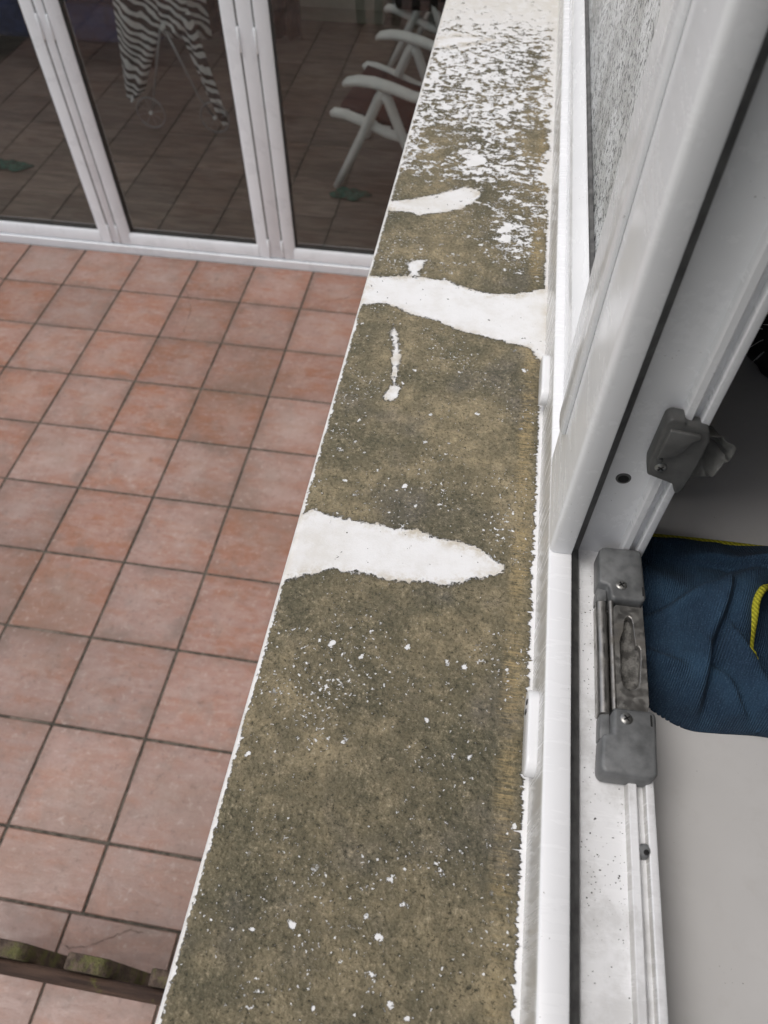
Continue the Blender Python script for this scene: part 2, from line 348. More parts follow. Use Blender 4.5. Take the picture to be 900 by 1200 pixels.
for r in range(9):
    for k in range(15):
        x1 = -.02-.0 if k == 0 else -.2655-P_*(k-1); x0 = -.2655-P_*k
        tile(x0, x1, 3.54+.42*r, 3.54+.42*(r+1), cfloor, 'brown_floor_tile', .004, .01, .0004)
# hairline cracks across a few tiles
def crack(pts):
    mb = MB(); t_ = bmesh.new(); prev = None; P = []
    for i in range(len(pts)-1):
        for k in range(8):
            f = k/8; p = Vector(pts[i]).lerp(Vector(pts[i+1]), f); P.append(p+Vector((random.gauss(0, .0028), random.gauss(0, .0028))))
    for i, p in enumerate(P):
        wd = .0008+.0004*math.sin(i*.9); d = (P[min(i+1, len(P)-1)]-P[max(i-1, 0)]).normalized(); nrm = Vector((-d.y, d.x))*wd
        a = t_.verts.new((p.x-nrm.x, p.y-nrm.y, .0016)); b = t_.verts.new((p.x+nrm.x, p.y+nrm.y, .0016))
        if prev: t_.faces.new((prev[0], a, b, prev[1]))
        prev = (a, b)
    mb.merge(t_); mb.build('crack', 'crack_brown', terrace)
crack([(-.965, .10), (-.915, .105), (-.865, .125), (-.82, .155), (-.785, .172), (-.74, .168)]); crack([(-.62, 3.32), (-.72, 3.2), (-.86, 3.14)]); crack([(-1.60, 3.14), (-1.52, 2.98), (-1.49, 2.76)])

# ------------------------------------------------------------------ house wall and room behind the window
house = tag(empty('house', (0, 0, 0)), 'pale house wall and room behind the open window', 'house')
ZS, ZL = CZ-.540, CZ-.488                   # sill surface, lip of the frame
HEAD = CZ+.30  # unseen window head, set low to shade jamb and room
mb = MB(); mb.box(-.10, .155, -3.0, 3.54, -.03, ZS-.028); mb.box(.05, .155, -3.0, -.40, ZS-.027, HEAD); mb.box(.05, .155, 2.45, 3.54, ZS-.027, HEAD); mb.box(.05, .155, -3.0, 3.54, HEAD+.001, HEAD+1.3)  # unseen near side of the opening pulled in to dim the interior
mb.build('wall', 'render_wall', house)
mb = MB(); mb.box(.17, 3.8, -3, 3.54, HEAD+.1, HEAD+.3); mb.build('ceiling', 'room_paint', house)
mb = MB(); mb.box(.17, 3.8, -3, 3.54, .9, 1.0); mb.build('room_floor', 'carpet', house)
mb = MB(); mb.box(3.6, 3.8, -3, 3.54, 1.001, HEAD+.099); mb.box(.17, 3.599, -3, -2.8, 1.001, HEAD+.099); mb.box(.17, 3.599, 3.34, 3.54, 1.001, HEAD+.099); mb.build('room_wall', 'room_paint', house)
mb = MB(); mb.box(.1581, .62, -1.3, 2.6, ZS-.06, ZS-.022, .006, 3)
tag(mb.build('window_board', 'board_cream', None, True), 'smooth pale grey inner window board under the blue cloth', 'window board')

# ------------------------------------------------------------------ outer sill with its algae film
XL, XR, Y0, Y1 = -.1405, .0800, -.25, 2.44
POL = dict(
A=[(-.1452,.3775),(-.1289,.3913),(-.102,.3863),(-.0726,.3831),(-.0472,.3832),(-.0216,.3795),(.0006,.3754),(.0224,.3732),(.0383,.3646),(.05,.3566),(.0484,.3482),(.0311,.3401),(.0026,.3276),(-.0213,.3283),(-.0509,.3261),(-.0755,.3286),(-.1024,.3261),(-.1193,.3199),(-.1437,.3072),(-.1494,.3423)],
B=[(-.1413,.7518),(-.0895,.76),(-.0432,.7603),(-.017,.7473),(.0163,.7424),(.0406,.7462),(.0686,.7607),(.0829,.7596),(.0836,.6333),(.0705,.6341),(.0604,.6526),(.0374,.6548),(.0061,.6618),(-.0218,.6694),(-.0425,.6785),(-.0631,.6846),(-.084,.6908),(-.0953,.6986),(-.1102,.7027),(-.1396,.6948)],
B2=[(-.0976,.7872),(-.0818,.7985),(-.0729,.7969),(-.0784,.7723),(-.0771,.7619),(-.0895,.76)],
C1=[(-.097,.6515),(-.0946,.6672),(-.0881,.6499),(-.0812,.6158),(-.079,.5882),(-.077,.567),(-.0813,.5663),(-.0869,.598),(-.0888,.6204)],
C2=[(-.0893,.5467),(-.0822,.5672),(-.0722,.5667),(-.0722,.5494),(-.0796,.5431)],
D=[(-.1417,.9254),(-.1133,.9335),(-.0949,.9437),(-.069,.9589),(-.0431,.978),(-.0228,.9736),(-.0155,.9562),(-.0275,.9361),(-.0453,.9191),(-.0709,.9059),(-.0966,.8956),(-.1088,.9007),(-.136,.9013)],
E=[(-.1365,1.4838),(-.0747,1.4908),(-.0484,1.4847),(-.0822,1.458),(-.1212,1.4395),(-.1378,1.4284)],)
nx, ny = 74, 900
gx = np.linspace(XL, XR, nx); gy = np.linspace(Y0, Y1, ny); GX, GY = np.meshgrid(gx, gy, indexing='ij')
PX, PY = GX.ravel(), GY.ravel()
def sdf(poly):
    d = np.full(PX.shape, 9.0); ins = np.zeros(PX.shape, bool); n = len(poly)
    for i in range(n):
        (ax, ay), (bx_, by_) = poly[i], poly[(i+1) % n]; ex, ey = bx_-ax, by_-ay
        tt = np.clip(((PX-ax)*ex+(PY-ay)*ey)/(ex*ex+ey*ey), 0, 1)
        d = np.minimum(d, np.hypot(PX-ax-tt*ex, PY-ay-tt*ey))
        cr = (ay > PY) != (by_ > PY)
        with np.errstate(divide='ignore', invalid='ignore'):
            ins ^= cr & (PX < (bx_-ax)*(PY-ay)/(by_-ay+1e-12)+ax)
    return np.where(ins, d, -d)
clean_v = np.maximum.reduce([sdf(p) for p in POL.values()])
def lerp_tab(x, tab): return np.interp(x, [a for a, _ in tab], [b for _, b in tab])
thr_v = lerp_tab(PY, [(-.3, .80), (.30, .82), (.62, .78), (.755, .70), (.79, .60), (.86, .555), (.95, .53), (1.05, .505), (1.2, .485), (1.35, .470), (1.48, .462), (1.54, .42), (1.62, .36), (2.4, .34)])
ease = np.clip((PX+.14)/.21, 0, 1)
thr_v = thr_v + .26*np.clip(1.15-1.5*ease, 0, 1)*np.clip((PY-.78)/.1, 0, 1)*np.clip((1.02-PY)/.1, 0, 1)
thr_v += .10*np.exp(-((PX-.040)/.010)**2-((PY-1.36)/.12)**2) + .16*np.exp(-((PX-.052)/.016)**2-((PY-1.13)/.06)**2) + .10*np.exp(-((PX+.085)/.03)**2-((PY-1.10)/.05)**2)
thr_v -= .10*np.exp(-((PX-.021)/.012)**2-((PY-.076)/.014)**2) + .09*np.exp(-((PX+.112)/.022)**2-((PY-.115)/.03)**2) + .05*np.exp(-((PX+.12)/.03)**2-((PY-.43)/.06)**2) + .08*np.exp(-((PX-.0)/.03)**2-((PY-.60)/.05)**2)
thr_v -= .12*np.clip((PX-.066)/.012, 0, 1)*np.clip((PY-.9)/.3, 0, 1)
thr_v -= .16*np.exp(-((PX+.034)/.014)**2-((PY-1.052)/.022)**2) + .085*np.exp(-((PX-.022)/.026)**2-((PY-.868)/.036)**2) + .22*np.exp(-((PX-.076)/.014)**2-((PY-1.04)/.03)**2)
film_v0 = .6*np.exp(-((PX+.09)/.05)**2-((PY-.93)/.03)**2)
film_v0 += .75*np.exp(-((PX+.1405)/.0035)**2)
film_v = film_v0+np.clip((PY-1.45)/.2, 0, 1)*.9 + .55*np.exp(-((PX+.12)/.03)**2-((PY-.35)/.03)**2) + .45*np.clip((PX-.055)/.02, 0, 1)*np.clip((PY-.6)/.1, 0, 1)
zz = ZS + .0006*np.sin(PY*5+PX*9)
drop = np.clip((XL+.004-PX)/.004, 0, 1); zz = zz-.0022*drop**2
verts = np.stack([PX, PY, zz], 1)
idx = np.arange(nx*ny).reshape(nx, ny)
faces = np.stack([idx[:-1, :-1], idx[1:, :-1], idx[1:, 1:], idx[:-1, 1:]], -1).reshape(-1, 4)
sill = tag(empty('window_sill', (0, 0, 0)), 'long white outer window sill covered in brown algae with wiped patches', 'window sill')
me = bpy.data.meshes.new('sill_top'); me.from_pydata(verts.tolist(), [], faces.tolist()); me.shade_smooth()
for nm, arr in (('clean', clean_v), ('thr', thr_v), ('film', film_v)):
    at = me.attributes.new(nm, 'FLOAT', 'POINT'); at.data.foreach_set('value', arr.astype(np.float32))
link('sill_top', me, 'mossy_sill', sill)
mb = MB(); mb.prism([(XL+.0002, ZS-.0026), (XL-.0012, ZS-.0045), (XL-.0012, ZS-.030), (XL+.004, ZS-.034), (XL+.006, ZS-.027), (.0795, ZS-.027), (.0795, ZS-.004), (XL+.01, ZS-.004)], 'y', Y0, Y1)
mb.build('sill_nosing', 'dirty_pvc', sill)

# ------------------------------------------------------------------ window frame, mullion and fittings
wf = tag(empty('window_frame', (.12, .341, ZL)), 'white plastic window frame with upright mullion beside the sill', 'window frame')
def child(mb, name, mat, parent=wf, smooth=True):
    o = mb.build(name, mat, parent, smooth); o.matrix_parent_inverse = parent.matrix_world.inverted() if parent.parent is None else (parent.parent.matrix_basis).inverted() @ Matrix()
    return o
def ch(mb, name, mat, root, part=None, smooth=True):
    """mesh given in world coordinates, under root (a translated Empty) or under one of its parts"""
    o = mb.build(name, mat, part or root, smooth)
    if part is None: o.location = -Vector(root.location)
    return o
prof = [(.0785, -.085), (.0785, -.054), (.0796, -.006), (.0799, -.0022), (.0806, -.0008), (.0822, 0), (.0966, 0), (.0981, -.0006), (.0986, -.002), (.0986, -.0225), (.1385, -.0215),
        (.1388, -.0165), (.1392, -.0138), (.1398, -.0132), (.1442, -.0132), (.1449, -.0138), (.1452, -.0205), (.1506, -.0205), (.1509, -.0138), (.1515, -.0132), (.1550, -.0132), (.1562, -.0138), (.1566, -.016), (.1566, -.085)]
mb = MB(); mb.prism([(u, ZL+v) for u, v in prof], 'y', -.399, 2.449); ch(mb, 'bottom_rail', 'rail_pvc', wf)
YM = .341
mp = [(.0803, -.099), (.0800, -.006), (.0804, -.0035), (.0815, -.0014), (.0832, -.0004), (.0850, 0), (.0964, 0), (.0979, -.0006), (.0984, -.002), (.0984, -.0225), (.1385, -.0215),
      (.1388, -.0165), (.1392, -.0138), (.1398, -.0132), (.1442, -.0132), (.1449, -.0138), (.1452, -.0205), (.1506, -.0205), (.1509, -.0138), (.1515, -.0132), (.1552, -.0132), (.1566, -.0138), (.1572, -.016), (.1572, -.099)]
zb = [ZL+.0005 if u < .0983 else ZL-.03 for u, v in mp]
mb = MB(); mb.prism([(u, YM-v) for u, v in mp], 'z', zb, HEAD-.001); ch(mb, 'mullion', 'white_pvc', wf)
mb = MB(); mb.prism([(.0988, ZL-.024), (.0988, ZL-.0125), (.1005, ZL-.0118), (.1030, ZL-.0145), (.1075, ZL-.018), (.1082, ZL-.024)], 'y', -.398, YM+.0225); ch(mb, 'gasket', 'grey_gasket', wf)
mb = MB(); mb.prism([(.0986, YM+.024), (.0986, YM+.0125), (.1003, YM+.0118), (.1028, YM+.0145), (.1073, YM+.018), (.1080, YM+.024)], 'z', ZL-.0185, HEAD-.002); ch(mb, 'gasket', 'grey_gasket', wf)
# cover bead on the mullion's outer face
mb = MB(); pr = [(.0801, .4120), (.0770, .4130), (.0756, .4165), (.0752, .4265), (.0756, .4360), (.0770, .4392), (.0801, .4398)]
mb.prism(pr, 'z', ZL+.062, HEAD-.003, .0008, 2); ch(mb, 'cover_bead', 'white_pvc', wf)
# drain caps on the outer face of the bottom rail
def drain_cap(y0, y1, marks):
    mb = MB(); n = 10; pl = []
    zc_, hh = ZL-.030, .0115
    for k in range(n+1): a = -math.pi/2+math.pi*k/n; pl.append((y1-hh+hh*math.cos(a), zc_+hh*math.sin(a)))
    for k in range(n+1): a = math.pi/2+math.pi*k/n; pl.append((y0+hh+hh*math.cos(a), zc_+hh*math.sin(a)))
    mb.prism(pl, 'x', .0715, .0800, .0018, 3)
    o = ch(mb, 'drain_cap', 'white_pvc', wf)
    for (yy, zz_) in marks:
        mb = MB(); mb.box(.0708, .0722, yy, yy+.0035, zc_+zz_, zc_+zz_+.006, .0006, 1); mb.build('dirt_mark', 'rubber', o)
drain_cap(.1690, .2330, [(.2205, .001), (.2145, -.003)]); drain_cap(.5430, .6090, [])
# corner bearing on the bottom rail: two grey caps, a plated bracket and screws
bz = ZL-.0205
cr = empty('corner_bearing'); cr.parent = wf; cr.location = -Vector(wf.location)
def p2(mb, name, mat, par=cr, smooth=True): return mb.build(name, mat, par, smooth)
mb = MB(); mb.prism([(.1200, .3495), (.1235, .3525), (.1515, .3535), (.1535, .3515), (.1548, .3085), (.1530, .3062), (.1300, .3045), (.1280, .3070), (.1272, .3165), (.1195, .3180)], 'z', bz, ZL+.0015, .0022, 3); p2(mb, 'end_cap', 'cast_grey')
mb = MB(); mb.prism([(.1180, .1735), (.1205, .1695), (.1520, .1702), (.1552, .1730), (.1565, .2140), (.1548, .2172), (.1285, .2165), (.1270, .2150), (.1265, .1975), (.1195, .1965)], 'z', bz, ZL+.0015, .0026, 3); p2(mb, 'end_cap', 'cast_grey')
mb = MB(); mb.prism([(.1195, .1960), (.1268, .1970), (.1268, .2150), (.1202, .2140)], 'z', bz, ZL-.0080, .001, 2); mb.prism([(.1190, .3058), (.1270, .3065), (.1268, .3170), (.1200, .3178)], 'z', bz, ZL-.007, .001, 2); p2(mb, 'side_lug', 'cast_grey')
mb = MB(); mb.tube([(.1232, .2145, ZL-.0095), (.1232, .26, ZL-.0093), (.1228, .305, ZL-.0095)], .0042, 14); mb.box(.1195, .1275, .2150, .3040, bz, ZL-.0120, .0004, 1); p2(mb, 'guide_tube', 'zinc_steel')
# bracket plate with a keyhole slot
def ring_plate(outer, inner, z0, z1):
    t_ = bmesh.new(); n = len(outer); L = []
    for pts, z in ((outer, z1), (inner, z1), (inner, z0), (outer, z0)): L.append([t_.verts.new((p[0], p[1], z)) for p in pts])
    for a in range(4):
        A, B = L[a], L[(a+1) % 4]
        for i in range(n): t_.faces.new((A[i], A[(i+1) % n], B[(i+1) % n], B[i]))
    bmesh.ops.recalc_face_normals(t_, faces=t_.faces[:]); return t_
inner = [(.1420, .2925), (.1397, .2912), (.1384, .2885), (.1378, .2830), (.1372, .2780), (.1355, .2745), (.1345, .2700), (.1345, .2420), (.1352, .2375), (.1370, .2345), (.1400, .2330), (.1440, .2340), (.1465, .2365), (.1475, .2400), (.1490, .2560), (.1494, .2660), (.1478, .2690), (.1462, .2680), (.1455, .2760), (.1450, .2860), (.1440, .2910)]
def outer_of(inner):
    cx, cy = .1408, .2590; out = []
    for x, y in inner:
        dx, dy = (x-cx)/.0125, (y-cy)/.0430; m = max(abs(dx), abs(dy)); out.append((cx+.0125*dx/m, cy+.0430*dy/m))
    return out
mb = MB(); mb.merge(ring_plate(outer_of(inner), inner, ZL-.0085, ZL-.0025)); o = p2(mb, 'bracket_plate', 'zinc_steel', cr, False)
bv = o.modifiers.new('b', 'BEVEL'); bv.width = .0007; bv.segments = 2; bv.limit_method = 'ANGLE'
mb = MB(); mb.tube([(.1296, .2165, ZL-.0040), (.1292, .3045, ZL-.0040)], .0020, 10); p2(mb, 'folded_edge', 'zinc_steel')
mb = MB(); mb.box(.1300, .1525, .2165, .3040, bz, ZL-.0105); p2(mb, 'slot_floor', 'slot_grime')
def screw(par, c_, axis, r=.0042):
    mb = MB(); mb.lathe([(r*.2, .0012), (r*.8, .0010), (r, .0003), (r, -.002)] if axis == 'z' else [(r*.2, -.0012), (r*.8, -.0010), (r, -.0003), (r, .002)], c_, axis, 20); s = mb.build('screw', 'screw_steel', par, True)
    mb = MB(); q = math.radians(35)
    for a in (q, q+math.pi/2):
        t_ = bmesh.new(); bmesh.ops.create_cube(t_, size=1)
        if axis == 'z': m_ = Matrix.Translation(Vector(c_)+Vector((0, 0, .0013))) @ Matrix.Rotation(a, 4, 'Z') @ Matrix.Diagonal((r*1.2, r*.24, .0004, 1))
        else: m_ = Matrix.Translation(Vector(c_)+Vector((0, -.0013, 0))) @ Matrix.Rotation(a, 4, 'Y') @ Matrix.Diagonal((r*1.2, .0004, r*.24, 1))
        mb.merge(t_, m_)
    mb.build('cross_slot', 'black_hole', s if False else par)
screw(cr, (.1362, .3175, ZL+.0016), 'z'); screw(cr, (.1358, .2090, ZL+.0016), 'z')
mb = MB()
for yy in (.3100, .2060): mb.box(.1520, .1532, yy, yy+.008, ZL+.0012, ZL+.0019)
p2(mb, 'cast_mark', 'black_hole')
# striker plate on the mullion
st = empty('striker_plate'); st.parent = wf; st.location = -Vector(wf.location)
kp = [(.1262, 2.070), (.1290, 2.0585), (.1500, 2.0505), (.1535, 2.0420), (.1564, 2.0385), (.1594, 2.0450), (.1610, 2.0720), (.1605, 2.1020), (.1570, 2.1115), (.1400, 2.1150), (.1388, 2.1190), (.1290, 2.1200), (.1262, 2.1160)]
kp = [(.1425+(x-.1425)*.93, 2.080+(z-2.080)*.90) for x, z in kp]
mb = MB(); mb.prism(kp, 'y', .3600, .3475, .0018, 3); p2(mb, 'plate', 'dark_cast', st)
mb = MB(); mb.prism([(.1300, 2.0805), (.1420, 2.0840), (.1460, 2.0910), (.1480, 2.0990), (.1530, 2.1030), (.1515, 2.1060), (.1310, 2.1085)], 'y', .348, .3445, .0015, 3); p2(mb, 'raised_rib', 'dark_cast', st)
mb = MB(); mb.box(.1310, .1350, .3455, .3478, 2.0770, 2.0802, .0006, 1); p2(mb, 'stop_lug', 'dark_cast', st)
screw(st, (.1362, .3472, 2.0705), 'y', .0040)
mb = MB(); mb.lathe([(.0040, -.0006), (.0052, -.0008), (.0056, 0), (.0054, .001)], (.1205, YM+.0218, 2.0370), 'y', 20); p2(mb, 'hole_rim', 'dark_cast', st)
mb = MB(); mb.lathe([(.0001, -.0009), (.0039, -.0009), (.0039, .0)], (.1205, YM+.0218, 2.0370), 'y', 20); p2(mb, 'hole', 'black_hole', st)
# weep hole blob in the groove of the bottom rail, flecks of grime along the channel
mb = MB(); mb.lathe([(.0005, .0022), (.0030, .0018), (.0044, 0), (.0046, -.006)], (.1482, .1290, ZL-.0145), 'z', 16); ch(mb, 'plug', 'cast_grey', wf)
mb = MB(); mb.lathe([(.0003, .0004), (.0017, .0004), (.0017, -.002)], (.1486, .1275, ZL-.0121), 'z', 12); ch(mb, 'plug_recess', 'black_hole', wf)
t_ = bmesh.new()
for k in range(300):
    y = random.choice((random.gauss(.23, .09), random.uniform(-.05, .34), random.gauss(.30, .03), random.gauss(.12, .03)))
    x = min(.137, max(.109, random.choice((random.gauss(.1165, .003), random.uniform(.109, .137), random.gauss(.1365, .002)))))
    if y > .36: continue
    r_ = abs(random.gauss(.00018, .00018))+.00012; a0 = random.uniform(0, 6.28); e = random.uniform(.4, 1)
    zf = ZL-.0225+.001*(x-.0986)/.04+.00035
    top = t_.verts.new((x, y, zf+r_*.6)); vs_ = [t_.verts.new((x+r_*math.cos(a0+q*1.0472), y+r_*e*math.sin(a0+q*1.0472), zf-.0002)) for q in range(6)]
    for q in range(6): t_.faces.new((vs_[q], vs_[(q+1) % 6], top))
mb = MB(); mb.merge(t_); o = ch(mb, 'grime_flecks', 'black_hole', wf, None, False); o['kind'] = 'stuff'

# ------------------------------------------------------------------ closed neighbouring sash with textured glass
sa = tag(empty('window_sash', (.10, 1.4, ZL)), 'closed white window sash with wet textured glass beyond the mullion', 'window sash')
br = [(.0900, ZL+.0012), (.0900, ZL+.033), (.0908, ZL+.0352), (.1040, ZL+.0440), (.1058, ZL+.0438), (.1060, ZL+.0012)]
mb = MB(); mb.prism(br, 'y', .4520, 2.44); ch(mb, 'bottom_rail', 'white_pvc', sa)
mb = MB(); mb.prism([(.0897, .4510), (.0897, .5510), (.0906, .5532), (.1040, .5610), (.1057, .5605), (.1057, .4510)], 'z', ZL+.0008, HEAD-.004); ch(mb, 'stile', 'white_pvc', sa)
mb = MB(); mb.prism([(.1061, ZL+.002), (.1061, ZL+.0420), (.1078, ZL+.0445), (.1112, ZL+.0450), (.1119, ZL+.002)], 'y', .453, 2.439); ch(mb, 'gasket', 'grey_gasket', sa)
mb = MB(); mb.prism([(.1058, .4530), (.1058, .5600), (.1078, .5640), (.1116, .5640), (.1119, .4530)], 'z', ZL+.0030, HEAD-.005); ch(mb, 'gasket', 'grey_gasket', sa)
mb = MB(); mb.box(.1120, .1160, .4540, 2.438, ZL+.004, HEAD-.006); ch(mb, 'glass_pane', 'textured_glass', sa)
mb = MB(); mb.prism([(.1165, ZL+.0032), (.1165, ZL+.040), (.1280, ZL+.030), (.1300, ZL+.0032)], 'y', .566, 2.437); mb.prism([(.1165, .4545), (.1165, .560), (.1300, .552), (.1300, .4545)], 'z', ZL+.0033, HEAD-.007); ch(mb, 'glazing_bead', 'white_pvc', sa)

# scrap of crumpled clear plastic behind the striker
def scrap(u, v):
    a = u*6.283; r_ = .004+.020*v; x = .166+r_*math.cos(a)*(.70+.10*math.sin(3*a)); z = 2.072+r_*math.sin(a)*(1.05+.15*math.cos(2*a+1))
    n_ = mnoise.noise(Vector((x*110, z*110, 3)))*.006+mnoise.noise(Vector((x*300, z*300, 3)))*.002
    return (x+.35*n_, .372+n_+.012*math.cos(v*3.1), z)
mb = MB(); mb.grid(scrap, 40, 14); o = mb.build('plastic_scrap', 'clear_scrap', None, 'full')
so = o.modifiers.new('s', 'SOLIDIFY'); so.thickness = .0004
tag(o, 'crumpled grey see-through plastic scrap stuck behind the dark striker plate', 'plastic scrap')

# ------------------------------------------------------------------ blue cloth with lime hem on the window board
ZB = ZS-.022
OUT = [(.150, .282), (.160, .266), (.172, .255), (.187, .2455), (.205, .2395), (.225, .2400), (.262, .2430), (.300, .240), (.345, .246), (.385, .270), (.400, .310), (.395, .370), (.375, .410), (.330, .424), (.285, .4240), (.235, .4240), (.190, .4230), (.165, .420), (.152, .395), (.148, .330)]
def catmull(P, n=12, closed=True):
    out = []; m = len(P)
    for i in range(m if closed else m-1):
        g_ = lambda k: np.array(P[k % m] if closed else P[min(max(k, 0), m-1)], float)
        a, b, c_, d_ = g_(i-1), g_(i), g_(i+1), g_(i+2)
        for k in range(n):
            q = k/n; out.append(tuple(.5*((2*b)+(-a+c_)*q+(2*a-5*b+4*c_-d_)*q*q+(-a+3*b-3*c_+d_)*q**3)))
    return out
OUT = catmull(OUT, 8)
def sdf_xy(x, y, poly):
    d = np.full(x.shape, 9.0); ins = np.zeros(x.shape, bool); n = len(poly); bx_ = x.copy(); by_ = y.copy()
    for i in range(n):
        (ax, ay), (cx_, cy_) = poly[i], poly[(i+1) % n]; ex, ey = cx_-ax, cy_-ay
        tt = np.clip(((x-ax)*ex+(y-ay)*ey)/(ex*ex+ey*ey), 0, 1); nx_, ny_ = ax+tt*ex, ay+tt*ey; dd = np.hypot(x-nx_, y-ny_); m_ = dd < d
        d = np.where(m_, dd, d); bx_ = np.where(m_, nx_, bx_); by_ = np.where(m_, ny_, by_)
        cr_ = (ay > y) != (cy_ > y)
        ins ^= cr_ & (x < ex*(y-ay)/(ey+1e-12)+ax)
    return np.where(ins, d, -d), bx_, by_
HC = (.292, .318)                            # hollow inside the folded ring of cloth
# creases: start, end, raised side, width of the fold, height
CRE = [((.2350, .3660), (.2030, .2330), 1, .030, .0120), ((.2380, .3640), (.1660, .3220), -1, .026, .0090), ((.2050, .3880), (.3000, .3700), -1, .022, .0080),
       ((.2150, .2960), (.2520, .2380), 1, .016, .0070), ((.2280, .3250), (.2700, .2560), 1, .016, .0070), ((.160, .295), (.2000, .2700), 1, .020, .0035), ((.3000, .2500), (.3900, .2900), 1, .02, .006), ((.3300, .3800), (.3800, .3300), -1, .02, .006)]
def cloth_h(x, y):
    x, y = np.atleast_1d(np.asarray(x, float)), np.atleast_1d(np.asarray(y, float))
    d, _, _ = sdf_xy(x, y, OUT); d = np.maximum(d, 0)
    h = .024*(1-np.exp(-d/.011))
    nz_ = np.array([mnoise.noise(Vector((a*17+b*9, b*15-a*7, 5)))*.0150+mnoise.noise(Vector((a*34, b*34, 9)))*.0040+mnoise.noise(Vector((a*60, b*60, 1)))*.0018 for a, b in zip(x, y)])
    h += nz_*np.minimum(1, d/.015)
    for a, b, s_, wd, am in CRE:
        ex, ey = b[0]-a[0], b[1]-a[1]; L2 = ex*ex+ey*ey; q = np.clip(((x-a[0])*ex+(y-a[1])*ey)/L2, 0, 1)
        wob = .0016*np.sin(q*9+a[0]*400)
        sd_ = s_*(((x-a[0])*ey-(y-a[1])*ex)/math.sqrt(L2)+wob); dd = np.hypot(x-a[0]-q*ex, y-a[1]-q*ey)
        env = np.sin(np.pi*np.clip(q*.92+.06, 0, 1))**.8*np.minimum(1, d/.008)
        side = 1/(1+np.exp(-np.clip(sd_/.0016, -40, 40)))
        h += 1.9*am*env*(np.exp(-dd/wd)*side-.6*np.exp(-dd/.008)*(1-side))
    rr = np.hypot((x-HC[0])/.042, (y-HC[1])/.052)
    h += .018*np.exp(-((rr-1.30)/.40)**2)-.026*np.clip((1.02-rr)/.22, 0, 1)
    return ZB+np.maximum(.0012, h+.0012)
step = .0016; xs = np.arange(.144, .406, step); ysg = np.arange(.218, .432, step)
CX, CY = [a.ravel() for a in np.meshgrid(xs, ysg, indexing='ij')]
DD, BX, BY = sdf_xy(CX, CY, OUT); keep = DD > -step*.55
near = np.abs(DD) < step*.56; CX = np.where(near, BX, CX); CY = np.where(near, BY, CY)
HZ = np.zeros(CX.shape); HZ[keep] = cloth_h(CX[keep], CY[keep])
t_ = bmesh.new(); V = {}; ny_c = len(ysg)
for k in np.nonzero(keep)[0]: V[k//ny_c, k % ny_c] = t_.verts.new((CX[k], CY[k], HZ[k]))
for (i, j) in list(V):
    if (i+1, j) in V and (i, j+1) in V and (i+1, j+1) in V: t_.faces.new((V[i, j], V[i+1, j], V[i+1, j+1], V[i, j+1]))
for v in [v for v in t_.verts if not v.link_faces]: t_.verts.remove(v)
# drop the open border to the board
bnd = [e for e in t_.edges if e.is_boundary]; ex_ = bmesh.ops.extrude_edge_only(t_, edges=bnd)
for v in [g for g in ex_['geom'] if isinstance(g, bmesh.types.BMVert)]: v.co.z = ZB+.0002
for v in t_.verts:
    if v.co.x < .1585: v.co.x = .1585+(v.co.x-.1585)*.02
cl_ = tag(empty('cleaning_cloth', (.27, .32, ZB)), 'crumpled dark blue cleaning cloth with lime edging on the window board', 'cloth')
mb = MB(); mb.merge(t_); ch(mb, 'fabric', 'blue_microfibre', cl_, None, 'full')
def hem(pts, lift, r_):
    P2 = catmull(pts, 10, False); hz = cloth_h([p[0] for p in P2], [p[1] for p in P2]); P = [(p[0], p[1], z+lift) for p, z in zip(P2, hz)]
    mb = MB(); mb.tube(P, r_, 8); ch(mb, 'hem', 'lime_thread', cl_, None, 'full')
hem([(.168, .4195), (.190, .4228), (.235, .4245), (.285, .4245), (.330, .4240), (.372, .4095)], .0016, .0034)
hem([(.300, .3700), (.279, .3655), (.263, .3545), (.2520, .3400), (.2500, .3250), (.2525, .3080), (.2500, .2930)], .0016, .0032)

# black furry lump just inside the window, pale hairs sticking out of it
fb = tag(empty('furry_lump', (.352, .690, ZB)), 'black furry lump with pale hairs inside the window at the right edge', 'furry toy')
t_ = bmesh.new(); bmesh.ops.create_icosphere(t_, subdivisions=4, radius=.062)
for v in t_.verts: v.co = v.co*(1+.10*mnoise.noise(v.co*60)); v.co.z *= .9
mb = MB(); mb.merge(t_, Matrix.Translation((.352, .690, ZB+.052))); ch(mb, 'body', 'black_fur', fb, None, 'full')
for k in range(26):
    a = random.gauss(math.pi*1.08, .5); e = random.uniform(-.2, .9); d = Vector((math.cos(a)*math.cos(e), math.sin(a)*math.cos(e), math.sin(e)))
    p = Vector((.352, .690, ZB+.052))+d*.056; q = p+d*random.uniform(.014, .026)+Vector((random.gauss(0, .005), random.gauss(0, .005), -.003))
    mb = MB(); mb.tube([p, (p+q)/2+Vector((0, 0, .002)), q], [.0006, .0005, .0002], 5); ch(mb, 'hair', 'whisker', fb)

